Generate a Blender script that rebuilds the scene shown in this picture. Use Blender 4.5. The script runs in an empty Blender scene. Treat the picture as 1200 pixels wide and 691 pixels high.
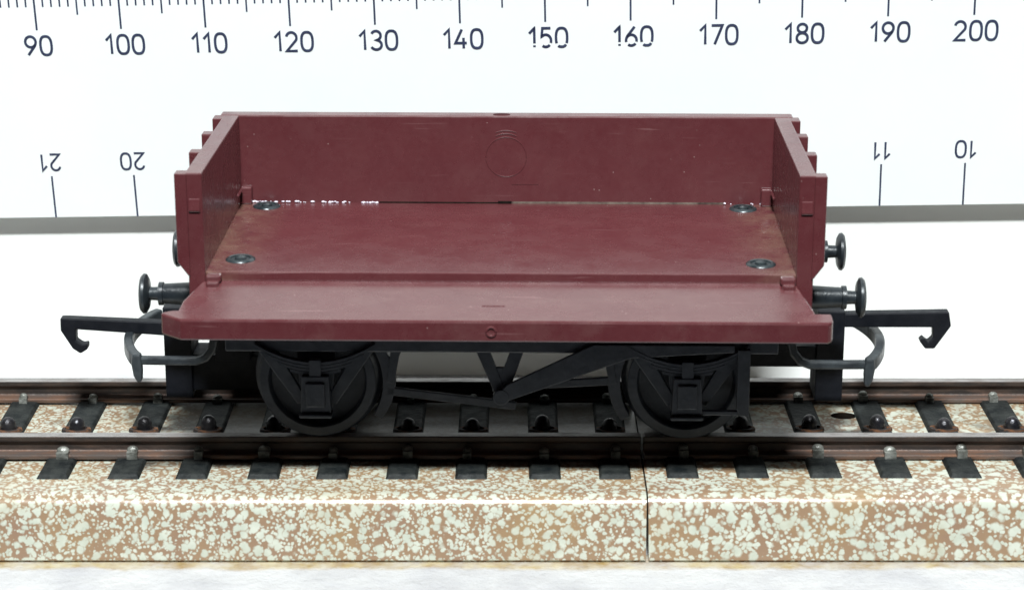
import bpy, bmesh, math, random
from mathutils import Vector, Matrix, Euler
R = math.radians
random.seed(7)
SC = bpy.context.scene
COL = SC.collection
# one unit is one centimetre

# ------------------------------------------------------------------ camera
cam_d = bpy.data.cameras.new("camera")
cam = bpy.data.objects.new("camera", cam_d)
COL.objects.link(cam)
cam.location = (0.09, -23.26, 9.41)
cam.rotation_euler = (R(90 - 17.06), 0, 0)
cam_d.sensor_width = 36.0
cam_d.lens = 36.0 * 2656 / 1200
cam_d.clip_start = 0.5
cam_d.clip_end = 2000
cam_d.dof.use_dof = True
cam_d.dof.focus_distance = 25.6
cam_d.dof.aperture_fstop = 0.8
SC.camera = cam

# ------------------------------------------------------------------ light
W = bpy.data.worlds.new("World")
SC.world = W
W.use_nodes = True
W.node_tree.nodes["Background"].inputs[0].default_value = (0.90, 0.96, 1.0, 1)
W.node_tree.nodes["Background"].inputs[1].default_value = 0.007

def area(name, loc, target, sx, sy, power, col):
    d = bpy.data.lights.new(name, 'AREA')
    d.shape = 'RECTANGLE'
    d.size, d.size_y = sx, sy
    d.energy = power
    d.color = col
    o = bpy.data.objects.new(name, d)
    COL.objects.link(o)
    o.location = loc
    o.rotation_euler = (Vector(target) - Vector(loc)).to_track_quat('-Z', 'Y').to_euler()
    return o
area("key_lamp", (-0.5, -34, 53.5), (0, 0, 1), 11, 3.5, 82000, (0.955, 1.0, 1.0))

SC.view_settings.view_transform = 'Standard'
SC.view_settings.look = 'None'
SC.view_settings.exposure = 0
SC.view_settings.gamma = 1
SC.render.engine = 'CYCLES'

# ------------------------------------------------------------------ materials
def mat(name):
    m = bpy.data.materials.new(name)
    m.use_nodes = True
    nt = m.node_tree
    return m, nt, nt.nodes["Principled BSDF"]

class NT:
    """short hand for building node graphs"""
    def __init__(s, nt): s.nt = nt
    def n(s, t, **kw):
        nd = s.nt.nodes.new(t)
        for k, v in kw.items(): setattr(nd, k, v)
        return nd
    def l(s, a, b): s.nt.links.new(a, b)
    def coord(s): return s.n("ShaderNodeTexCoord").outputs["Object"]
    def mapping(s, vec, scale=(1, 1, 1), loc=(0, 0, 0), rot=(0, 0, 0)):
        m = s.n("ShaderNodeMapping")
        m.inputs["Scale"].default_value = scale
        m.inputs["Location"].default_value = loc
        m.inputs["Rotation"].default_value = rot
        s.l(vec, m.inputs["Vector"])
        return m.outputs["Vector"]
    def noise(s, vec, scale, detail=3, rough=0.55):
        t = s.n("ShaderNodeTexNoise")
        t.inputs["Scale"].default_value = scale
        t.inputs["Detail"].default_value = detail
        t.inputs["Roughness"].default_value = rough
        if vec is not None: s.l(vec, t.inputs["Vector"])
        return t
    def voro(s, vec, scale, feature='F1', smooth=None):
        t = s.n("ShaderNodeTexVoronoi")
        t.feature = feature
        t.inputs["Scale"].default_value = scale
        if smooth is not None: t.inputs["Smoothness"].default_value = smooth
        s.l(vec, t.inputs["Vector"])
        return t
    def ramp(s, fac, stops):
        r = s.n("ShaderNodeValToRGB")
        el = r.color_ramp.elements
        while len(el) < len(stops): el.new(0.5)
        for e, (p, c) in zip(el, stops):
            e.position = p
            e.color = c if len(c) == 4 else (*c, 1)
        s.l(fac, r.inputs["Fac"])
        return r.outputs["Color"]
    def math(s, op, a, b=None, clamp=False):
        m = s.n("ShaderNodeMath", operation=op)
        m.use_clamp = clamp
        for i, v in enumerate((a, b)):
            if v is None: continue
            if isinstance(v, (int, float)): m.inputs[i].default_value = v
            else: s.l(v, m.inputs[i])
        return m.outputs[0]
    def mix(s, fac, a, b, blend='MIX'):
        m = s.n("ShaderNodeMix", data_type='RGBA', blend_type=blend)
        for sock, v in ((m.inputs[0], fac), (m.inputs[6], a), (m.inputs[7], b)):
            if isinstance(v, (int, float)): sock.default_value = v
            elif isinstance(v, tuple): sock.default_value = v if len(v) == 4 else (*v, 1)
            else: s.l(v, sock)
        return m.outputs[2]
    def bump(s, h, strength, dist, bsdf):
        b = s.n("ShaderNodeBump")
        b.inputs["Strength"].default_value = strength
        b.inputs["Distance"].default_value = dist
        s.l(h, b.inputs["Height"])
        s.l(b.outputs[0], bsdf.inputs["Normal"])
    def xyz(s, vec):
        x = s.n("ShaderNodeSeparateXYZ")
        s.l(vec, x.inputs[0])
        return x.outputs

BW = lambda a, b: [(a, (0, 0, 0)), (b, (1, 1, 1))]

def maroon(name, dust_sheen=0.0, edge_dust=False, ior=1.8, bump=0.05, scratch=0.22):
    m, nt, p = mat(name)
    t = NT(nt)
    c = t.coord()
    base = t.ramp(t.noise(c, 1.6, 4).outputs[0], [(0.3, (0.083, 0.0175, 0.0215)), (0.7, (0.094, 0.0215, 0.0255))])
    fine = t.ramp(t.noise(c, 14, 5, 0.7).outputs[0], BW(0.35, 0.75))
    col = t.mix(t.math('MULTIPLY', fine, 0.16), base, (0.16, 0.062, 0.066))
    # dust film, stronger on the flap to paint in the backdrop's sheen
    film = t.ramp(t.noise(t.mapping(c, (1, 2.2, 1)), 2.3, 6, 0.7).outputs[0], BW(0.48, 0.72))
    specks = t.ramp(t.voro(c, 9).outputs["Distance"], [(0.035, (1, 1, 1)), (0.07, (0, 0, 0))])
    spgate = t.ramp(t.noise(c, 2.0, 2).outputs[0], BW(0.5, 0.62))
    sp = t.math('MULTIPLY', specks, spgate)
    col = t.mix(t.math('MULTIPLY', film, 0.07 + dust_sheen * 0.7), col, (0.20, 0.115, 0.105))
    if edge_dust:
        x, y, z = t.xyz(c)
        e = t.math('SUBTRACT', t.math('ABSOLUTE', x), 2.35)
        e = t.math('MULTIPLY', e, 1.6, True)
        n2 = t.ramp(t.noise(c, 3.2, 6, 0.75).outputs[0], BW(0.38, 0.66))
        col = t.mix(t.math('MULTIPLY', t.math('MULTIPLY', e, n2), 0.75), col, (0.19, 0.12, 0.085))
    col = t.mix(t.math('MULTIPLY', sp, 0.65), col, (0.48, 0.36, 0.34))
    # fine straight scratches
    wv = t.noise(t.mapping(c, (0.9, 22, 40), rot=(0, 0.05, 0.12)), 1.0, 2, 0.5).outputs[0]
    scr = t.ramp(wv, BW(0.70, 0.735))
    col = t.mix(t.math('MULTIPLY', scr, scratch), col, (0.34, 0.2, 0.2))
    t.l(col, p.inputs["Base Color"])
    rg = t.ramp(t.noise(c, 3, 5, 0.65).outputs[0], [(0.3, (0.20,) * 3), (0.7, (0.33,) * 3)])
    t.l(rg, p.inputs["Roughness"])
    p.inputs["IOR"].default_value = ior
    h = t.math('ADD', t.noise(c, 9, 4).outputs[0], t.math('MULTIPLY', t.noise(c, 60, 3).outputs[0], 0.25))
    t.bump(h, bump, 0.02, p)
    return m

def dark(name, col, col2, rough, spec=0.5, metallic=0.0, bump=0.2, vary=False):
    m, nt, p = mat(name)
    t = NT(nt)
    c = t.coord()
    if vary:
        rnd = t.n("ShaderNodeObjectInfo").outputs["Random"]
        mp = t.n("ShaderNodeMapping")
        t.l(c, mp.inputs["Vector"])
        cb = t.n("ShaderNodeCombineXYZ")
        t.l(t.math('MULTIPLY', rnd, 57.0), cb.inputs[0])
        t.l(t.math('MULTIPLY', rnd, 23.0), cb.inputs[1])
        t.l(cb.outputs[0], mp.inputs["Location"])
        c = mp.outputs["Vector"]
    cc = t.ramp(t.noise(c, 5, 6, 0.68).outputs[0], [(0.35, col), (0.72, col2)])
    t.l(cc, p.inputs["Base Color"])
    r = t.ramp(t.noise(c, 8, 4).outputs[0], [(0.3, (rough - 0.08,) * 3), (0.7, (rough + 0.1,) * 3)])
    t.l(r, p.inputs["Roughness"])
    p.inputs["Metallic"].default_value = metallic
    p.inputs["Specular IOR Level"].default_value = spec
    t.bump(t.noise(c, 18, 4).outputs[0], bump, 0.02, p)
    return m

def ballast(name, seed, fine=1.0):
    m, nt, p = mat(name)
    t = NT(nt)
    c0 = t.mapping(t.coord(), (1, 1, 1), (seed, seed * 0.7, 0.3 * seed))
    nz = t.noise(c0, 3.2, 3, 0.6)
    off = t.n("ShaderNodeVectorMath", operation='MULTIPLY_ADD')
    t.l(nz.outputs["Color"], off.inputs[0])
    off.inputs[1].default_value = (0.10, 0.10, 0.10)
    t.l(c0, off.inputs[2])
    c = off.outputs[0]
    nz2 = t.noise(c0, 16, 2, 0.6)
    off2 = t.n("ShaderNodeVectorMath", operation='MULTIPLY_ADD')
    t.l(nz2.outputs["Color"], off2.inputs[0])
    off2.inputs[1].default_value = (0.035, 0.035, 0.035)
    t.l(c, off2.inputs[2])
    c = off2.outputs[0]
    gate = t.math('MULTIPLY', t.math('SUBTRACT', t.noise(c0, 2.1, 3).outputs[0], 0.5), 0.26)
    d1 = t.voro(c, 8.2 * fine).outputs["Distance"]
    d2 = t.voro(c, 19.0 * fine).outputs["Distance"]
    d3 = t.voro(t.mapping(c, (1, 1, 1), (3, 5, 1)), 12.5 * fine).outputs["Distance"]
    b1 = t.ramp(t.math('ADD', d1, gate), [(0.32, (1, 1, 1)), (0.47, (0, 0, 0))])
    b2 = t.ramp(t.math('SUBTRACT', d2, gate), [(0.31, (1, 1, 1)), (0.43, (0, 0, 0))])
    b3 = t.ramp(t.math('SUBTRACT', d3, t.math('MULTIPLY', gate, 0.6)), [(0.27, (1, 1, 1)), (0.37, (0, 0, 0))])
    blob = t.math('MAXIMUM', t.math('MAXIMUM', b1, b2), b3)
    tan = t.ramp(t.noise(c0, 1.4, 4).outputs[0], [(0.3, (0.250, 0.162, 0.110)), (0.7, (0.285, 0.192, 0.110))])
    cream = t.ramp(t.noise(c0, 6, 2).outputs[0], [(0.3, (0.42, 0.445, 0.375)), (0.7, (0.525, 0.545, 0.47))])
    col = t.mix(blob, tan, cream)
    # age: yellow brown film here and there
    film = t.ramp(t.noise(c0, 0.9, 6, 0.7).outputs[0], BW(0.5, 0.8))
    col = t.mix(t.math('MULTIPLY', film, 0.45), col, (0.36, 0.25, 0.11))
    # grime between the rails
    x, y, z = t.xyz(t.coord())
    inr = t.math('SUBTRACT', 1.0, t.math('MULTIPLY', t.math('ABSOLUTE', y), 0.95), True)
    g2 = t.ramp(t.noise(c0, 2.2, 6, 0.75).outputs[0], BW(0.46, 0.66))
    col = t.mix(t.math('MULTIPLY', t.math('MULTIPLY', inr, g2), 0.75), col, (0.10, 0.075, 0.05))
    # grime deepened under the wagon to paint its shade into the ballast
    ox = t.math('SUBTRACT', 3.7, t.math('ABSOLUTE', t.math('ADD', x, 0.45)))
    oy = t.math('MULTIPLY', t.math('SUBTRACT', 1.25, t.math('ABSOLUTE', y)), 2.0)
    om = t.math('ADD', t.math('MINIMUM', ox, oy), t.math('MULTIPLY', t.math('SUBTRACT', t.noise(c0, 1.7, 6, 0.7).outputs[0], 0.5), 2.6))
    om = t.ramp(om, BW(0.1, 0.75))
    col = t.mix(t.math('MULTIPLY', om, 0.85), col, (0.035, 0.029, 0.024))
    t.l(col, p.inputs["Base Color"])
    p.inputs["Roughness"].default_value = 0.28
    p.inputs["Specular IOR Level"].default_value = 0.55
    t.bump(t.noise(c0, 1.8, 3).outputs[0], 0.25, 0.05, p)
    return m

def rusty(name, base, rust, lo, hi, rough, metallic):
    m, nt, p = mat(name)
    t = NT(nt)
    c = t.coord()
    k = t.ramp(t.noise(t.mapping(c, (0.8, 3, 3)), 3.2, 7, 0.72).outputs[0], BW(lo, hi))
    col = t.mix(k, base, rust)
    st = t.ramp(t.noise(t.mapping(c, (0.5, 30, 30)), 2.0, 3).outputs[0], BW(0.45, 0.7))
    col = t.mix(t.math('MULTIPLY', st, 0.35), col, (0.03, 0.025, 0.022))
    t.l(col, p.inputs["Base Color"])
    p.inputs["Metallic"].default_value = metallic
    t.l(t.ramp(k, [(0, (rough,) * 3), (1, (min(1, rough + 0.25),) * 3)]), p.inputs["Roughness"])
    t.bump(t.noise(c, 24, 5, 0.7).outputs[0], 0.35, 0.02, p)
    return m

M_BODY = maroon("maroon_plastic")
M_END = maroon("maroon_plastic_end", bump=0.004, scratch=0.0)
M_PIP = dark("dark_maroon_plastic", (0.035, 0.008, 0.010), (0.06, 0.016, 0.018), 0.7, 0.1)
M_FLOOR = maroon("maroon_plastic_floor", 0.02, True, 1.65)
M_FLAP = maroon("maroon_plastic_flap", 0.18, ior=1.95)  # paler film puts part of the backdrop's reflection into the colour
M_BLACK = dark("black_plastic", (0.020, 0.026, 0.038), (0.044, 0.052, 0.068), 0.45)
M_HOOK = dark("dull_black_plastic", (0.004, 0.005, 0.008), (0.010, 0.011, 0.015), 0.5, 0.25)
M_GUNM = dark("blackened_metal", (0.010, 0.013, 0.017), (0.032, 0.040, 0.046), 0.34, 0.5, 0.12)
M_LOOP = dark("worn_black_plastic", (0.012, 0.015, 0.019), (0.045, 0.054, 0.060), 0.36, 0.6)
M_PIN = dark("dark_glossy_pin", (0.012, 0.018, 0.021), (0.065, 0.08, 0.088), 0.30, 0.6, 0.25)
M_STEEL = dark("wheel_steel", (0.05, 0.05, 0.055), (0.16, 0.15, 0.15), 0.35, 0.5, 0.8)
M_SLEEPER = dark("sleeper_black", (0.004, 0.006, 0.007), (0.030, 0.033, 0.031), 0.6, 0.2, bump=0.6, vary=True)
M_CLIP = dark("dull_clip_metal", (0.045, 0.045, 0.038), (0.36, 0.37, 0.34), 0.35, 0.6, 0.3, 1.0, True)
M_STUD = dark("stud_metal", (0.016, 0.016, 0.022), (0.07, 0.065, 0.065), 0.32, 0.6, 0.6, 0.5, True)
M_SOCKET = rusty("stud_socket", (0.012, 0.010, 0.010), (0.20, 0.075, 0.022), 0.50, 0.62, 0.7, 0.0)
M_RAILTOP = rusty("rail_head_steel", (0.30, 0.285, 0.28), (0.11, 0.085, 0.075), 0.46, 0.74, 0.36, 0.25)
M_RAILSIDE = rusty("rail_web_patina", (0.038, 0.032, 0.030), (0.10, 0.062, 0.046), 0.42, 0.7, 0.42, 0.3)
M_RAILFOOT = rusty("rail_foot_rust", (0.12, 0.095, 0.085), (0.185, 0.092, 0.055), 0.42, 0.66, 0.36, 0.35)
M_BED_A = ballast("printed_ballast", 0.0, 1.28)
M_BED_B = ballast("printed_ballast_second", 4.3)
M_HOLE = dark("hole_dark", (0.004, 0.003, 0.003), (0.02, 0.014, 0.01), 0.9, 0.1)
M_DUST = dark("seam_dust", (0.05, 0.032, 0.028), (0.22, 0.18, 0.15), 0.8, 0.2)
M_GLINT = dark("seam_glint", (0.55, 0.50, 0.60), (0.85, 0.82, 0.88), 0.15, 0.8)  # pale beads standing in for light through the seam

def white(name, c1, c2, rough, spec=0.5, bump=0.05):
    m, nt, p = mat(name)
    t = NT(nt)
    c = t.coord()
    t.l(t.ramp(t.noise(c, 0.5, 5, 0.6).outputs[0], [(0.35, c1), (0.65, c2)]), p.inputs["Base Color"])
    p.inputs["Roughness"].default_value = rough
    p.inputs["Specular IOR Level"].default_value = spec
    t.bump(t.noise(c, 6, 4).outputs[0], bump, 0.02, p)
    return m
M_BOARD = white("white_card", (0.86, 0.87, 0.85), (0.88, 0.89, 0.87), 0.7, 0.2)
M_RULER = white("white_plastic", (0.845, 0.885, 0.89), (0.875, 0.90, 0.90), 0.35, 0.4, 0.02)
def ink():
    m, nt, p = mat("navy_ink")
    t = NT(nt)
    c = t.coord()
    k = t.ramp(t.noise(c, 9, 5, 0.7).outputs[0], [(0.35, (0.018, 0.025, 0.060)), (0.75, (0.055, 0.070, 0.135))])
    t.l(k, p.inputs["Base Color"])
    p.inputs["Roughness"].default_value = 0.5
    return m
M_INK = ink()
def table():
    m, nt, p = mat("white_tabletop")
    t = NT(nt)
    c = t.coord()
    x, y, z = t.xyz(c)
    base = t.ramp(t.noise(c, 1.1, 6, 0.65).outputs[0], [(0.3, (0.41, 0.41, 0.43)), (0.6, (0.52, 0.52, 0.525))])
    # paint flakes, grey smudges
    sm = t.ramp(t.noise(t.mapping(c, (1, 2.5, 1)), 3.0, 6, 0.7).outputs[0], BW(0.56, 0.75))
    base = t.mix(t.math('MULTIPLY', sm, 0.35), base, (0.27, 0.27, 0.30))
    # old yellow glue squeezed out along the foot of the track
    wob = t.math('MULTIPLY', t.noise(t.mapping(c, (1, 0.2, 1)), 1.8, 5, 0.65).outputs[0], 0.26)
    d = t.math('SUBTRACT', t.math('ADD', y, 2.20), t.math('SUBTRACT', 0.075, wob))
    k = t.ramp(t.math('ADD', t.math('MULTIPLY', d, 6.0), 0.5), BW(0.3, 0.75))
    k2 = t.ramp(t.noise(c, 3.1, 5, 0.7).outputs[0], [(0.3, (0.25,) * 3), (0.65, (1, 1, 1))])
    glue = t.ramp(t.noise(c, 4.5, 4).outputs[0], [(0.35, (0.30, 0.20, 0.075)), (0.65, (0.47, 0.40, 0.24))])
    front = t.math('LESS_THAN', y, -1.9)
    col = t.mix(t.math('MULTIPLY', t.math('MULTIPLY', k, k2), front), base, glue)
    t.l(col, p.inputs["Base Color"])
    p.inputs["Roughness"].default_value = 0.55
    t.bump(t.noise(c, 3.5, 6, 0.65).outputs[0], 0.9, 0.06, p)
    return m
M_TABLE = table()

# ------------------------------------------------------------------ mesh helpers
class MB:
    def __init__(s):
        s.bm = bmesh.new()
        s.mi = 0
    def face(s, vs):
        try:
            f = s.bm.faces.new(vs)
            f.material_index = s.mi
            return f
        except ValueError:
            return None
    def box(s, x0, x1, y0, y1, z0, z1):
        v = [s.bm.verts.new((x, y, z)) for z in (z0, z1) for y in (y0, y1) for x in (x0, x1)]
        for q in ((0, 2, 3, 1), (4, 5, 7, 6), (0, 1, 5, 4), (2, 6, 7, 3), (0, 4, 6, 2), (1, 3, 7, 5)):
            s.face([v[i] for i in q])
        return s
    def hexa(s, b, t):
        """b, t: four bottom and four top corners, same winding"""
        vb = [s.bm.verts.new(p) for p in b]
        vt = [s.bm.verts.new(p) for p in t]
        s.face(vb[::-1]); s.face(vt)
        n = len(b)
        for i in range(n):
            j = (i + 1) % n
            s.face([vb[i], vb[j], vt[j], vt[i]])
        return s
    def prism(s, poly, a0, a1, axis='y'):
        """polygon in the plane across axis, run from a0 to a1 along it"""
        def P(u, w, a): return {'y': (u, a, w), 'x': (a, u, w), 'z': (u, w, a)}[axis]
        return s.hexa([P(u, w, a0) for u, w in poly], [P(u, w, a1) for u, w in poly])
    def lathe(s, prof, centre, axis='x', seg=32):
        """prof: list of (along, radius)"""
        cx, cy, cz = centre
        rings = []
        for a, r in prof:
            if r < 1e-6:
                p = {'x': (cx + a, cy, cz), 'y': (cx, cy + a, cz), 'z': (cx, cy, cz + a)}[axis]
                rings.append([s.bm.verts.new(p)])
                continue
            ring = []
            for i in range(seg):
                an = 2 * math.pi * i / seg
                u, w = r * math.cos(an), r * math.sin(an)
                p = {'x': (cx + a, cy + u, cz + w), 'y': (cx + u, cy + a, cz + w), 'z': (cx + u, cy + w, cz + a)}[axis]
                ring.append(s.bm.verts.new(p))
            rings.append(ring)
        for A, B in zip(rings, rings[1:]):
            for i in range(seg):
                j = (i + 1) % seg
                if len(A) == 1 and len(B) == 1: break
                if len(A) == 1: s.face([A[0], B[i], B[j]])
                elif len(B) == 1: s.face([A[i], A[j], B[0]])
                else: s.face([A[i], A[j], B[j], B[i]])
        if len(rings[0]) > 1: s.face(rings[0])
        if len(rings[-1]) > 1: s.face(rings[-1])
        return s
    def sweep(s, pts, w, h, closed=False, roundness=0):
        """flat bar of width w (level) and height h (upright) along pts"""
        pts = [Vector(p) for p in pts]
        n = len(pts)
        rings = []
        for i, p in enumerate(pts):
            a = pts[i - 1] if (i or closed) else p
            b = pts[(i + 1) % n] if (i < n - 1 or closed) else p
            d = (b - a).normalized()
            side = d.cross(Vector((0, 0, 1)))
            if side.length < 1e-3: side = Vector((0, 1, 0))
            side.normalize()
            up = side.cross(d).normalized()
            if roundness:
                rings.append([s.bm.verts.new(p + side * (w / 2 * math.cos(k * math.tau / 10)) + up * (h / 2 * math.sin(k * math.tau / 10))) for k in range(10)])
            else:
                rings.append([s.bm.verts.new(p + side * (w / 2 * q) + up * (h / 2 * r)) for q, r in ((-1, -1), (1, -1), (1, 1), (-1, 1))])
        m = len(rings[0])
        for i in range(n if closed else n - 1):
            A, B = rings[i], rings[(i + 1) % n]
            for k in range(m):
                s.face([A[k], A[(k + 1) % m], B[(k + 1) % m], B[k]])
        if not closed:
            s.face(rings[0][::-1]); s.face(rings[-1])
        return s
    def ball(s, c, r, sx=1, sy=1, sz=1, sub=2):
        mtx = Matrix.Translation(c) @ Matrix.Diagonal((sx, sy, sz, 1))
        bmesh.ops.create_icosphere(s.bm, subdivisions=sub, radius=r, matrix=mtx)
        return s
    def build(s, name, mats, parent=None, bevel=0.0, smooth=None, loc=None):
        bmesh.ops.recalc_face_normals(s.bm, faces=s.bm.faces)
        me = bpy.data.meshes.new(name)
        s.bm.to_mesh(me)
        s.bm.free()
        for m in (mats if isinstance(mats, (list, tuple)) else [mats]): me.materials.append(m)
        o = bpy.data.objects.new(name, me)
        COL.objects.link(o)
        if parent: o.parent = parent
        if loc: o.location = loc
        if bevel:
            b = o.modifiers.new("bevel", 'BEVEL')
            b.width = bevel
            b.segments = 2
            b.limit_method = 'ANGLE'
            b.angle_limit = R(35)
        if smooth:
            me.polygons.foreach_set("use_smooth", [True] * len(me.polygons))
            me.set_sharp_from_angle(angle=R(smooth))
        return o

def tag(o, label=None, cat=None, group=None, kind=None):
    for k, v in (("label", label), ("category", cat), ("group", group), ("kind", kind)):
        if v: o[k] = v
    return o
def empty(name, loc, rot=(0, 0, 0)):
    o = bpy.data.objects.new(name, None)
    o.empty_display_size = 0.3
    COL.objects.link(o)
    o.location = loc
    o.rotation_euler = rot
    return o

# ------------------------------------------------------------------ setting
ZT = 0.08
g = MB()
g.box(-40, 40, -3.6, 30, ZT - 1.5, ZT)
tag(g.build("tabletop", M_TABLE), kind="structure")

# ruler frame: lean, roll and yaw measured from its own scale
RUL_ROT = (Matrix.Rotation(R(-1.329), 3, 'Z') @ Matrix.Rotation(R(5.589), 3, 'X') @ Matrix.Rotation(R(-1.215), 3, 'Y')).to_euler()
RUL_O = Vector((0, 3.315, 2.314))

board = empty("backdrop_board", RUL_O, RUL_ROT)
tag(board, "plain white card backdrop standing behind the wagon with the ruler on its face", "backdrop")
g = MB()
g.box(-22, 22, 0.17, 0.47, -2.75, 12)
bo = g.build("card_sheet", M_BOARD, board, 0.02)

# ------------------------------------------------------------------ ruler with its numbers
ruler = empty("ruler", RUL_O, RUL_ROT)
tag(ruler, "white plastic ruler with navy millimetre scale, upright across the backdrop", "ruler")
g = MB()
g.box(-14.9, 16.0, 0.0, 0.10, 0.0, 3.0)
g.build("ruler_body", M_RULER, ruler, 0.008)
U_MM = 14.465      # u = mm / 10 - U_MM
U_CM = 15.526      # u = U_CM - cm
g = MB()
for mm in range(60, 221):
    u = mm / 10 - U_MM
    v0 = 2.36 if mm % 10 == 0 else (2.54 if mm % 5 == 0 else 2.64)
    w = 0.0115 if mm % 10 == 0 else 0.010
    g.box(u - w, u + w, -0.003, 0.001, v0, 2.97)
for c in range(8, 24):
    u = U_CM - c
    g.box(u - 0.011, u + 0.011, -0.003, 0.001, 0.004, 0.535)
g.build("graduation_marks", M_INK, ruler)

def arc(cx, cy, rx, ry, a0, a1, n=18):
    return [(cx + rx * math.cos(R(a0 + (a1 - a0) * i / n)), cy + ry * math.sin(R(a0 + (a1 - a0) * i / n))) for i in range(n + 1)]
def oval(w, h, cx, cy, n=40, e=2.6):
    o = []
    for i in range(n + 1):
        a = math.tau * i / n
        c, s = math.cos(a), math.sin(a)
        o.append((cx + w / 2 * math.copysign(abs(c) ** (2 / e), c), cy + h / 2 * math.copysign(abs(s) ** (2 / e), s)))
    return o
DIG = {   # strokes in a box one unit tall; width
    '0': ([oval(0.52, 0.90, 0.31, 0.5)], 0.62),
    '1': ([[(0.06, 0.70), (0.30, 0.955), (0.30, 0.05)]], 0.44),
    '2': ([arc(0.30, 0.69, 0.24, 0.26, 165, -30, 18) + [(0.06, 0.05), (0.57, 0.05)]], 0.62),
    '3': ([arc(0.29, 0.73, 0.22, 0.22, 155, -90, 16) + arc(0.29, 0.28, 0.25, 0.23, 90, -155, 18)[1:]], 0.60),
    '4': ([[(0.36, 0.955), (0.05, 0.30), (0.58, 0.30)], [(0.43, 0.55), (0.43, 0.05)]], 0.64),
    '5': ([[(0.52, 0.95), (0.14, 0.95), (0.10, 0.55)] + arc(0.29, 0.345, 0.25, 0.295, 125, -155, 20)], 0.62),
    '6': ([[(0.46, 0.955), (0.12, 0.50)] + arc(0.31, 0.31, 0.245, 0.26, 150, 505, 30)], 0.62),
    '7': ([[(0.05, 0.95), (0.55, 0.95), (0.20, 0.05)]], 0.58),
    '8': ([oval(0.42, 0.40, 0.30, 0.75, 30, 2.1), oval(0.50, 0.47, 0.30, 0.285, 30, 2.1)], 0.60),
    '9': ([[(0.16, 0.05), (0.50, 0.50)] + arc(0.31, 0.69, 0.245, 0.26, -30, 325, 30)], 0.62),
}
def dense(p, step=0.02):
    o = [p[0]]
    for a, b in zip(p, p[1:]):
        n = max(1, int(math.dist(a, b) / step))
        o += [(a[0] + (b[0] - a[0]) * i / n, a[1] + (b[1] - a[1]) * i / n) for i in range(1, n + 1)]
    return o
def ribbon(bm, pts, w, y, mi=0):
    P = [Vector(p) for p in pts]
    n = len(P)
    if n < 2: return
    closed = (P[0] - P[-1]).length < 1e-5
    L, Rr = [], []
    for i in range(n):
        a = P[i - 1] if i else (P[-2] if closed else P[0])
        b = P[i + 1] if i < n - 1 else (P[1] if closed else P[-1])
        d1, d2 = P[i] - a, b - P[i]
        d1 = d1.normalized() if d1.length > 1e-9 else d2.normalized()
        d2 = d2.normalized() if d2.length > 1e-9 else d1
        t = d1 + d2
        t = t.normalized() if t.length > 1e-6 else d1
        nn = Vector((-t.y, t.x))
        k = w / 2 / max(0.5, nn.dot(Vector((-d1.y, d1.x))))
        L.append(bm.verts.new((P[i].x + nn.x * k, y, P[i].y + nn.y * k)))
        Rr.append(bm.verts.new((P[i].x - nn.x * k, y, P[i].y - nn.y * k)))
    for i in range(n - 1):
        bm.faces.new([L[i], Rr[i], Rr[i + 1], L[i + 1]])
def numeral(text, u, vbase, h, flip=False, worn=None):
    g = MB()
    gap = 0.10
    width = sum(DIG[ch][1] for ch in text) + gap * (len(text) - 1)
    x = -width / 2
    layer = 0
    for ch in text:
        st, w = DIG[ch]
        for p in st:
            layer += 1
            runs, cur = [], []
            for q in (dense(p) if worn else p):
                hit = worn and worn[0] + 0.03 * math.sin(9 * (x + q[0])) < q[1] < worn[1]
                if hit:
                    if len(cur) > 1: runs.append(cur)
                    cur = []
                else: cur.append(q)
            if len(cur) > 1: runs.append(cur)
            for r in runs:
                pts = [((x + a) * h, b * h) for a, b in r]
                if flip: pts = [(-a, -b) for a, b in pts]
                ribbon(g.bm, pts, 0.122 * h * (0.95 if flip else 1.0), -0.0035 - 0.0007 * layer)
        x += w + gap
    return g.build("numeral", M_INK, ruler, loc=(u, 0, vbase))
for mm in range(70, 221, 10):
    numeral(str(mm), mm / 10 - U_MM + (0.03 if mm > 95 else 0.0), 2.045, 0.252, worn=(0.135, 0.225) if mm in (150, 160) else None)
for c in range(9, 24):
    numeral(str(c), U_CM - c + 0.0, 0.825, 0.225, flip=True)

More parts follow.
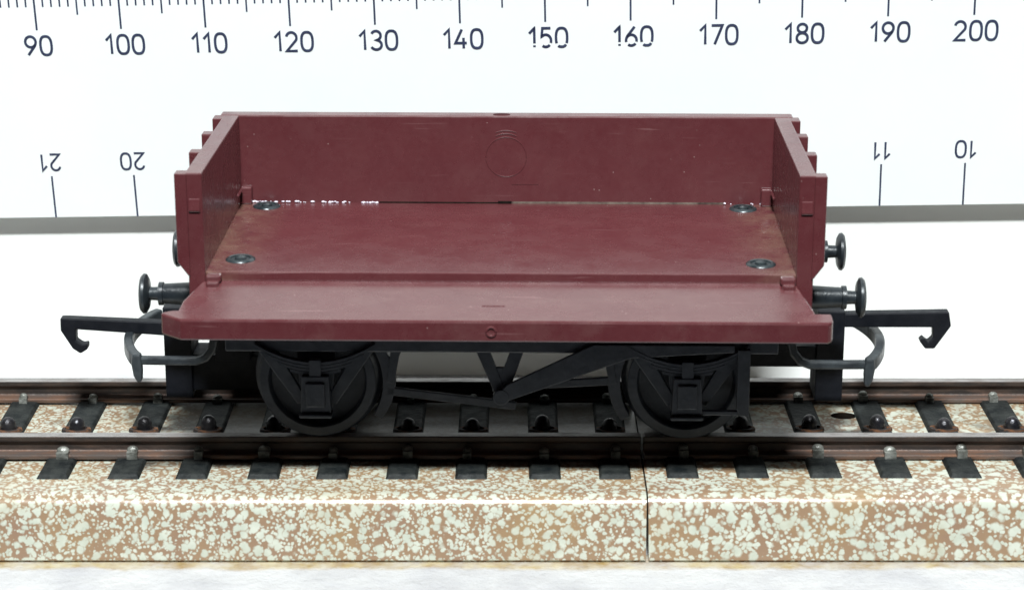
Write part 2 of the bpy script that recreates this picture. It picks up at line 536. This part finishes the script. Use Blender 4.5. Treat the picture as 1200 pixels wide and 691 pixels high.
# ------------------------------------------------------------------ track
ZB = 0.74                     # top of the roadbed
X_JOINT = 1.46
SLEEPERS = [-7.66, -6.90, -6.14, -5.39, -4.64, -3.91, -3.21, -2.49, -1.77, -1.04, -0.33, 0.43, 1.16, 1.86, 2.57, 3.32, 4.06, 4.78, 5.52, 6.26, 7.0, 7.74]
def rounded(poly, r, n=4):
    out = []
    rr = r
    for i, p in enumerate(poly):
        r = rr if 3 <= i <= len(poly) - 4 else 0.004
        p = Vector(p); a = Vector(poly[i - 1]); b = Vector(poly[(i + 1) % len(poly)])
        if i in (0, len(poly) - 1): out.append(tuple(p)); continue
        p0 = p + (a - p).normalized() * r
        p1 = p + (b - p).normalized() * r
        for k in range(n + 1):
            t = k / n
            out.append(tuple(p0 * (1 - t) ** 2 + p * 2 * t * (1 - t) + p1 * t ** 2))
    return out
def roadbed(x0, x1, dz, m, parent, hole=None):
    prof = rounded([(-2.06, ZT - 0.02), (-2.085, ZT + 0.022), (-2.10, ZT + 0.03), (-1.965, ZB + dz), (1.60, ZB + dz), (1.72, ZT + 0.03), (1.70, ZT + 0.022), (1.68, ZT - 0.02)], 0.13)
    g = MB()
    low = lambda z: 0.009 * (1 - z / ZB)      # the two ends gape a little towards the foot
    a = [g.bm.verts.new((x0 + low(z), y, z)) for y, z in prof]
    b = [g.bm.verts.new((x1 - low(z), y, z)) for y, z in prof]
    half = len(prof) // 2
    for i in range(len(prof) - 1):
        if i == half - 1 and hole: continue
        g.face([a[i], a[i + 1], b[i + 1], b[i]])
    g.face(a[::-1]); g.face(b)
    g.face([a[0], b[0], b[-1], a[-1]])
    if hole:
        hx, hy, rx, ry = hole
        n = 24
        ring = [g.bm.verts.new((hx + rx * math.cos(i * math.tau / n), hy + ry * math.sin(i * math.tau / n), ZB + dz)) for i in range(n)]
        low = [g.bm.verts.new((v.co.x, v.co.y, ZB - 0.4)) for v in ring]
        outer = [a[half - 1], a[half], b[half], b[half - 1]]
        # fan between the square corners and the ring
        ed = []
        for i in range(4):
            e = g.bm.edges.get((outer[i], outer[(i + 1) % 4])) or g.bm.edges.new((outer[i], outer[(i + 1) % 4]))
            ed.append(e)
        for i in range(n): ed.append(g.bm.edges.new((ring[i], ring[(i + 1) % n])))
        bmesh.ops.triangle_fill(g.bm, use_beauty=True, edges=ed)
        g.mi = 1
        for i in range(n): g.face([ring[i], ring[(i + 1) % n], low[(i + 1) % n], low[i]])
        g.face(low)
    return g.build("roadbed", [m, M_HOLE], parent, smooth=30)

def rail(x0, x1, yc, parent):
    # half profile of a flat bottomed rail, z from the roadbed
    pr = [(0.066, 1.000), (0.066, 0.945), (0.030, 0.915), (0.030, 0.835), (0.060, 0.825), (0.135, 0.815), (0.135, 0.765)]
    full = [(-a, z) for a, z in pr[::-1]] + pr
    slots = [2, 2, 2, 1, 1, 1, 0, 1, 1, 1, 2, 2, 2]
    g = MB()
    a = [g.bm.verts.new((x0, yc + y, z)) for y, z in full]
    b = [g.bm.verts.new((x1, yc + y, z)) for y, z in full]
    for i in range(len(full) - 1):
        g.mi = slots[i]
        g.face([a[i], a[i + 1], b[i + 1], b[i]])
    g.mi = 1
    g.face(a[::-1]); g.face(b); g.face([a[0], b[0], b[-1], a[-1]])
    return g.build("rail", [M_RAILTOP, M_RAILSIDE, M_RAILFOOT], parent, 0.012)

# one sleeper with its clips, copied along both sections
def sleeper_mesh():
    g = MB()
    b = [(-0.172, -1.49, ZB - 0.01), (0.172, -1.49, ZB - 0.01), (0.172, 1.49, ZB - 0.01), (-0.172, 1.49, ZB - 0.01)]
    t = [(-0.138, -1.43, ZB + 0.045), (0.138, -1.43, ZB + 0.045), (0.138, 1.43, ZB + 0.045), (-0.138, 1.43, ZB + 0.045)]
    g.hexa(b, t)
    return g
def clip_mesh(sy):
    g = MB()
    y = -0.985 * sy
    g.box(-0.052, 0.052, min(y - 0.05 * sy, y + 0.055 * sy), max(y - 0.05 * sy, y + 0.055 * sy), ZB + 0.03, ZB + 0.125)
    g.ball((0, y + 0.03 * sy, ZB + 0.125), 0.058, 1, 0.9, 0.8)
    return g
def inner_clip_mesh(sy):
    g = MB()
    y = 0.745 * sy
    g.box(-0.045, 0.045, y - 0.055, y + 0.045, ZB + 0.03, ZB + 0.115)
    g.ball((0, y, ZB + 0.12), 0.048, 1, 0.9, 0.8)
    return g
def track(x0, x1, dz, m, label, hole=None):
    t = empty("track_section", (0, 0, 0))
    tag(t, label, "model track", "pieces of model track joined end to end")
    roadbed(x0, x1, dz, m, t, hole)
    rail(x0 + 0.004, x1 - 0.004, -0.855, t)
    rail(x0 + 0.004, x1 - 0.004, 0.895, t)
    return t
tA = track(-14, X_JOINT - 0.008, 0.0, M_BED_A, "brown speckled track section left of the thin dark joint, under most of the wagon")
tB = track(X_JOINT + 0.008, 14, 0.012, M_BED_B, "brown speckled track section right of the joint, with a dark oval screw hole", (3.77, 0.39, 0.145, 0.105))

def proto_sleeper(parent):
    s = sleeper_mesh().build("sleeper", M_SLEEPER, parent, 0.012)
    c1 = clip_mesh(1).build("rail_clip", M_CLIP, s, smooth=50)
    c2 = inner_clip_mesh(1).build("rail_clip", M_CLIP, s, smooth=50)
    g = MB()
    g.lathe([(0.0, 0.085), (0.10, 0.082), (0.145, 0.062), (0.168, 0.028), (0.172, 0.0)], (0, -0.13, ZB + 0.03), 'z', 20)
    c3 = g.build("contact_stud", M_STUD, s, smooth=50)
    g = MB()
    g.lathe([(0.0, 0.165), (0.03, 0.155), (0.034, 0.125), (0.004, 0.11), (0.004, 0.08)], (0, 0, 0), 'z', 20)
    for v in g.bm.verts: v.co = Vector((v.co.x, v.co.y * 0.62 - 0.15, v.co.z + ZB + 0.036))
    c4 = g.build("stud_socket", M_SOCKET, s, smooth=50)
    return s
first = proto_sleeper(tA)
kids = [o for o in bpy.data.objects if o.parent == first]
used = False
for x in SLEEPERS:
    par = tA if x < X_JOINT else tB
    if not used:
        s = first
        used = True
    else:
        s = first.copy()
        COL.objects.link(s)
        s.parent = par
        for k in kids:
            c = k.copy()
            COL.objects.link(c)
            c.parent = s
            if k.name.startswith("rail_clip"):
                c.rotation_euler = (0, 0, R(random.uniform(-2.0, 2.0)))
                c.location = (random.uniform(-0.02, 0.02), random.uniform(-0.015, 0.015), random.uniform(-0.018, 0.008))
                c.scale = (random.uniform(0.85, 1.2), 1, 1)
            elif k.name.startswith("contact_stud"):
                c.location = (random.uniform(-0.015, 0.015), random.uniform(-0.02, 0.02), random.uniform(-0.03, 0.005))
    s.location = (x, 0, 0.0 if par is tA else 0.012)
    s.rotation_euler = (0, 0, R(random.uniform(-0.5, 0.5)))

# ------------------------------------------------------------------ wagon (local z = 0 on the rail heads)
wg = empty("dropside_wagon", (0, 0, 1.0), (0, 0, R(-1.1)))
tag(wg, "maroon plastic open model wagon with its near side dropped flat, on black chassis", "model wagon")

# floor
g = MB()
g.box(-2.97, 2.97, -1.46, 1.29, 1.73, 1.95)
floor = g.build("wagon_floor", M_FLOOR, wg, 0.014)
for x, y in ((-2.66, 1.10), (2.63, 1.08), (-2.67, -1.02), (2.64, -1.10)):
    g = MB()
    g.lathe([(0.0, 0.155), (0.012, 0.15), (0.026, 0.125), (0.022, 0.105), (0.006, 0.10), (0.006, 0.062), (0.030, 0.055), (0.042, 0.035), (0.045, 0.0)], (x, y, 1.948), 'z', 28)
    g.build("fixing_pin", M_PIN, floor, smooth=40)

# back side: dark pip on its top edge, moulding ring and line inside
g = MB()
Z1 = 2.947
poly = [(-3.17, 1.80), (3.17, 1.80), (3.17, Z1), (-3.17, Z1)]
g.prism(poly, 1.27, 1.46)
back = g.build("back_side", M_BODY, wg, 0.016)
g = MB()
def torus(g, cx, cz, y, r, rr, a0=0, a1=360, n=48):
    full = abs(a1 - a0) >= 360
    pts = [(cx + r * math.cos(R(a0 + (a1 - a0) * i / n)), y, cz + r * math.sin(R(a0 + (a1 - a0) * i / n))) for i in range(n + (0 if full else 1))]
    g.sweep(pts, rr * 2, rr * 2, full, 1)
torus(g, 0.0, 2.485, 1.27, 0.225, 0.006)
torus(g, 0.0, 2.505, 1.27, 0.245, 0.007, 62, 118, 12)
torus(g, 0.0, 2.500, 1.27, 0.285, 0.006, 66, 114, 12)
g.box(0.06, 0.36, 1.266, 1.272, 2.172, 2.180)
g.build("moulding_mark", M_BODY, back)
g = MB()
g.lathe([(0.0, 0.10), (0.006, 0.09), (0.008, 0.0)], (-0.05, 1.335, Z1 - 0.001), "z", 24)
for v in g.bm.verts: v.co.y = 1.35 + (v.co.y - 1.335) * 0.5
g.build("dark_pip", M_PIP, back)  # small oval pip in darker, duller maroon
g = MB()
g.box(-1.42, 0.03, 1.266, 1.28, 1.949, 1.966)
g.build("seam_gap", M_HOLE, back)
g = MB()
g.box(0.05, 2.45, 1.267, 1.28, 1.949, 1.974)
g.build("seam_dust", M_DUST, back)
g = MB()
g.box(-0.09, 0.06, 1.255, 1.275, 1.952, 1.978)
g.build("locating_slot", M_HOLE, back)
# white beads painting in light that shows through the floor-to-back joint
g = MB()
for i in range(70):
    x = random.uniform(-2.93, -1.42)
    if -2.15 < x < -2.05: continue
    r = random.uniform(0.006, 0.016)
    if i % 6 == 0: x = random.choice((-1, 1)) * random.uniform(2.45, 2.93) if i % 12 else random.uniform(2.4, 2.9)
    g.ball((x, 1.266 - r * 0.5, 1.955 + random.uniform(0, 0.012)), r, random.uniform(0.8, 2.2), 0.8, 0.9, 1)
tag(g.build("seam_glint", M_GLINT, back, smooth=60), kind="stuff")

# ends with upright ribs outside
for sx in (-1, 1):
    def bx(g, x0, x1, *r):
        a, b = sorted((sx * x0, sx * x1))
        return g.box(a, b, *r)
    g = MB()
    bx(g, 2.96, 3.13, -1.50, 1.268, 1.43, 2.975)
    for v in g.bm.verts:
        if v.co.z > 2.5: v.co.z -= 0.011 * (v.co.y + 1.5)
    end = g.build("end_wall", M_END, wg, 0.014)
    g = MB()
    bx(g, 2.88, 2.957, -1.45, 1.45, 1.40, 1.727)
    g.build("headstock", M_BODY, wg, 0.014)
    for y0, w in ((-1.522, 0.16), (-0.57, 0.16), (0.30, 0.16), (1.09, 0.20)):
        g = MB()
        g.prism([(sx * 3.11, 2.973), (sx * 3.232, 2.973), (sx * 3.232, 2.06), (sx * 3.13, 1.92), (sx * 3.11, 1.92)], y0, y0 + w)
        for v in g.bm.verts:
            if v.co.z > 2.5: v.co.z -= 0.011 * (v.co.y + 1.5)
        g.build("end_rib", M_BODY, end, 0.012)
    g = MB()
    zz = [(-1.49, 2.72), (-1.506, 2.712), (-1.522, 2.600), (-1.518, 2.580), (-1.49, 2.575)]
    g.prism(zz, *sorted((sx * 2.985, sx * 3.10)), axis='x')
    g.build("latch_lug", M_BODY, end, 0.012)
    # blocks in the far corner that hold the back side
    g = MB()
    bx(g, 2.835, 2.962, 1.18, 1.272, 1.949, 2.145)
    bx(g, 2.93, 2.963, 0.85, 1.15, 2.11, 2.145)
    g.build("corner_block", M_BODY, end, 0.02)
    # hinge lugs on the front edge of the floor
    g = MB()
    bx(g, 2.80, 2.955, -1.56, -1.455, 1.86, 1.935)
    bx(g, 2.815, 2.945, -1.62, -1.50, 1.80, 1.885)
    g.build("hinge_lug", M_FLAP, floor, 0.02)

# dropped near side: a plate sloping out, with a thick bar along its outer edge
g = MB()
ZA, ZF = 1.862, 1.700
YA, YF = -1.462, -2.29
def flap_z(y): return ZA + (ZF - ZA) * (y - YA) / (YF - YA)
def slab(g, poly, th):
    g.hexa([(x, y, flap_z(y) - th) for x, y in poly], [(x, y, flap_z(y)) for x, y in poly])
slab(g, [(-3.155, -2.16), (3.10, -2.16), (3.09, -2.05), (2.955, YA), (-2.985, YA), (-3.13, -1.90)], 0.14)
side = g.build("drop_side", M_FLAP, wg, 0.016)
g = MB()
slab(g, [(-3.10, YF), (3.20, YF), (3.245, YF + 0.03), (3.255, YF + 0.08), (3.25, -2.09), (-3.20, -2.09), (-3.30, -2.13), (-3.31, -2.17)], 0.215)
for v in g.bm.verts:
    v.co.z += 0.004
rim = g.build("side_rim", M_FLAP, side, 0.022)
g = MB()
torus(g, -0.07, 1.60, YF - 0.001, 0.045, 0.013, 0, 360, 24)
g.build("moulding_ring", M_FLAP, rim)
g = MB()
slab(g, [(-0.17, -1.98), (0.06, -1.98), (0.05, -1.95), (-0.16, -1.95)], 0.01)
for v in g.bm.verts: v.co.z += 0.006
g.build("flap_mark", M_BODY, side)  # thin strip in the darker body maroon

# black chassis
g = MB()
g.box(-2.88, 2.88, -0.99, 0.99, 1.30, 1.727)
g.build("underframe", M_BLACK, wg, 0.02)
for sy in (-1, 1):
    a, b = sorted((sy * 0.99, sy * 1.12))
    g = MB()
    g.box(-2.85, 2.85, a, b, 0.99, 1.727)
    sole = g.build("solebar", M_BLACK, wg, 0.015)
    ys, ye = (a, b) if sy > 0 else (a, b)
    out = sy * 1.12
    def slabxz(g, poly, y0, y1):
        lo, hi = sorted((sy * y0, sy * y1))
        g.prism(poly, lo, hi)
    for wx in (-1.92, 1.92):
        g = MB()
        for k in (-1, 1):
            slabxz(g, [(wx + k * 0.62, 1.02), (wx + k * 0.42, 1.02), (wx + k * 0.10, 0.45), (wx + k * 0.20, 0.40)], 1.02, 1.075)
        slabxz(g, [(wx - 0.20, 1.02), (wx + 0.20, 1.02), (wx + 0.17, 0.36), (wx - 0.17, 0.36)], 1.00, 1.06)
        gd = g.build("axle_guard", M_BLACK, wg, 0.01)
        g = MB()
        slabxz(g, [(wx - 0.14, 0.75), (wx + 0.14, 0.75), (wx + 0.16, 0.36), (wx + 0.12, 0.315), (wx - 0.12, 0.315), (wx - 0.16, 0.36)], 1.05, 1.20)
        slabxz(g, [(wx - 0.10, 0.68), (wx + 0.10, 0.68), (wx + 0.10, 0.42), (wx - 0.10, 0.42)], 1.19, 1.225)
        slabxz(g, [(wx - 0.17, 0.345), (wx + 0.17, 0.345), (wx + 0.17, 0.305), (wx - 0.17, 0.305)], 1.05, 1.245)
        g.build("axlebox", M_BLACK, gd, 0.012)
        g = MB()
        for lv in range(4):
            hw = 0.62 - 0.12 * lv
            n = 12
            zc = lambda u: 1.06 - 0.20 * (1 - (u / 0.62) ** 2) - 0.036 * lv
            top = [(wx + hw * (2 * i / n - 1), zc(hw * (2 * i / n - 1)) + 0.03) for i in range(n + 1)]
            bot = [(x, z - 0.03) for x, z in top]
            slabxz(g, top + bot[::-1], 1.085 + 0.003 * lv, 1.17 - 0.003 * lv)
        slabxz(g, [(wx - 0.06, 0.92), (wx + 0.06, 0.92), (wx + 0.06, 0.72), (wx - 0.06, 0.72)], 1.08, 1.19)
        g.build("leaf_spring", M_BLACK, gd)
        # brake shoe on the inward side of the wheel
        k = -1 if wx > 0 else 1
        ox = wx + k * 0.66
        g = MB()
        pl = []
        for i in range(9):
            an = R(-32 + 64 * i / 8)
            pl.append((wx + k * 0.685 * math.cos(an), 0.62 + 0.685 * math.sin(an)))
        pl2 = [(wx + k * (0.685 + 0.10 + 0.03 * math.sin(math.pi * i / 8)) * math.cos(R(-32 + 64 * i / 8)), 0.62 + 0.785 * math.sin(R(-32 + 64 * i / 8))) for i in range(9)]
        slabxz(g, pl + pl2[::-1], 0.80, 0.98)
        slabxz(g, [(ox + k * 0.12, 1.02), (ox + k * 0.22, 1.02), (ox + k * 0.14, 0.60), (ox + k * 0.06, 0.62)], 0.90, 0.99)
        g.build("brake_shoe", M_BLACK, wg, 0.008)
    g = MB()
    slabxz(g, [(-0.27, 1.02), (-0.13, 1.02), (0.035, 0.60), (-0.03, 0.44)], 1.03, 1.09)
    slabxz(g, [(0.24, 1.02), (0.10, 1.02), (-0.045, 0.62), (0.03, 0.44), (0.045, 0.455)], 1.034, 1.086)
    slabxz(g, [(-0.10, 0.82), (0.085, 0.82), (0.03, 0.60), (-0.04, 0.60)], 1.038, 1.082)
    g.lathe([(0, 0.0), (0, 0.085), (0.13, 0.085), (0.15, 0.06), (0.15, 0.0)], (0, 1.02 if sy > 0 else -1.17, 0.52), 'y', 20)
    g.build("brake_hanger", M_BLACK, wg, 0.008)
    g = MB()
    slabxz(g, [(0.0, 0.455), (1.34, 0.955), (2.40, 1.02), (2.40, 1.10), (0.95, 1.10), (0.06, 0.66), (-0.03, 0.56)], 1.125, 1.165)
    g.build("brake_lever", M_BLACK, wg, 0.01)
    g = MB()
    slabxz(g, [(-1.20, 0.565), (-1.20, 0.475), (0.14, 0.315), (0.16, 0.40)], 0.93, 0.98)
    slabxz(g, [(1.20, 0.69), (1.20, 0.60), (-0.10, 0.52), (-0.10, 0.60)], 0.932, 0.978)
    g.build("brake_rod", M_BLACK, wg, 0.01)
    g = MB()
    slabxz(g, [(2.43, 1.06), (2.56, 1.06), (2.56, 0.34), (2.46, 0.34), (2.43, 0.42)], 1.125, 1.19)
    slabxz(g, [(2.05, 0.395), (2.45, 0.395), (2.45, 0.345), (2.05, 0.345)], 1.13, 1.185)
    g.build("lever_guide", M_BLACK, wg, 0.01)

# wheels
for wx in (-1.92, 1.92):
    ws = empty("wheelset", (wx, 0, 0.62))
    ws.parent = wg
    g = MB()
    g.lathe([(-1.04, 0.0), (-1.03, 0.03), (-0.99, 0.06), (0.99, 0.06), (1.03, 0.03), (1.04, 0)], (0, 0, 0), 'y', 20)
    g.build("axle", M_STEEL, ws, smooth=40)
    for sy in (-1, 1):
        g = MB()
        pr = [(0.72, 0.0), (0.72, 0.655), (0.735, 0.672), (0.755, 0.668), (0.785, 0.628), (0.80, 0.620), (0.955, 0.612), (0.965, 0.60), (0.965, 0.515), (0.945, 0.50), (0.86, 0.49), (0.85, 0.47), (0.85, 0.16), (0.94, 0.14), (0.955, 0.12), (0.955, 0.0)]
        g.lathe([(sy * a, r) for a, r in pr], (0, 0, 0), 'y', 56)
        w = g.build("wheel", M_BLACK, ws, smooth=35)

# buffers
for sx in (-1, 1):
    for sy in (-1, 1):
        c = (0, sy * 0.86, 1.53)
        g = MB()
        pr = [(3.10, 0.155), (3.16, 0.155), (3.165, 0.125), (3.50, 0.105), (3.505, 0.122), (3.55, 0.122), (3.555, 0.072), (3.645, 0.068), (3.66, 0.16), (3.685, 0.205), (3.71, 0.21), (3.735, 0.185), (3.75, 0.10), (3.755, 0.0)]
        pull = 0.07 if sx < 0 and sy > 0 else 0.0      # this one is pushed in a little
        g.lathe([(sx * (a - pull), r) for a, r in pr], c, 'x', 32)
        g.build("buffer", M_GUNM, wg, smooth=38)

# tension couplings: mount, hook and bumper loop
HL = [(-4.783, 1.0), (-4.69, 1.0), (-3.50, 0.955), (-3.50, 0.80), (-4.62, 0.875), (-4.625, 0.75), (-4.56, 0.705), (-4.50, 0.715), (-4.505, 0.65), (-4.585, 0.60), (-4.665, 0.655), (-4.785, 0.86)]
HR = [(3.50, 1.10), (4.765, 1.13), (4.795, 0.97), (4.63, 0.715), (4.53, 0.715), (4.465, 0.80), (4.50, 0.84), (4.56, 0.79), (4.61, 0.84), (4.60, 0.955), (3.50, 0.95)]
for sx in (-1, 1):
    def bx(g, x0, x1, *r):
        a, b = sorted((sx * x0, sx * x1))
        return g.box(a, b, *r)
    g = MB()
    bx(g, 3.34, 3.63, -0.30, 0.22, 0.19, 1.20)
    if sx < 0:
        bx(g, 2.62, 3.342, -0.26, 0.18, 0.26, 0.66)
        bx(g, 2.70, 3.08, -0.34, 0.30, 0.62, 1.32)
    else:
        bx(g, 2.45, 3.342, -0.26, 0.18, 0.565, 0.80)
        bx(g, 2.60, 3.05, -0.34, 0.30, 0.76, 1.32)
    cp = g.build("coupling", M_HOOK, wg, 0.012)
    g = MB()
    g.prism(HL if sx < 0 else HR, -0.07, 0.06)
    g.build("coupling_hook", M_HOOK, cp, 0.014)
    g = MB()
    zn = 0.745
    pts = [(sx * 3.02, -0.70, zn + 0.26), (sx * 3.05, -0.70, zn + 0.13), (sx * 3.12, -0.70, zn + 0.04), (sx * 3.22, -0.70, zn), (sx * 3.55, -0.70, zn), (sx * 3.83, -0.69, zn)]
    g.sweep(pts, 0.09, 0.09)
    pts = []
    for i in range(17):
        u = i / 16
        pts.append((sx * (3.84 + 0.20 * math.sin(math.pi * u) ** 0.8), -0.72 + 1.42 * u, zn + 0.01 + 0.05 * u))
    g.sweep(pts, 0.10, 0.15)
    tail = [(3.80, zn + 0.085), (3.89, zn + 0.085), (3.905, zn - 0.03), (3.885, zn - 0.16), (3.845, zn - 0.235), (3.80, zn - 0.22), (3.79, zn - 0.10)]
    g.prism([(sx * x, z) for x, z in tail], -0.765, -0.665)
    g.sweep([(sx * 3.83, 0.70, zn + 0.04), (sx * 3.40, 0.70, zn + 0.09), (sx * 3.10, 0.70, zn + 0.15)], 0.07, 0.075)
    g.build("bumper_loop", M_LOOP, cp, 0.022)
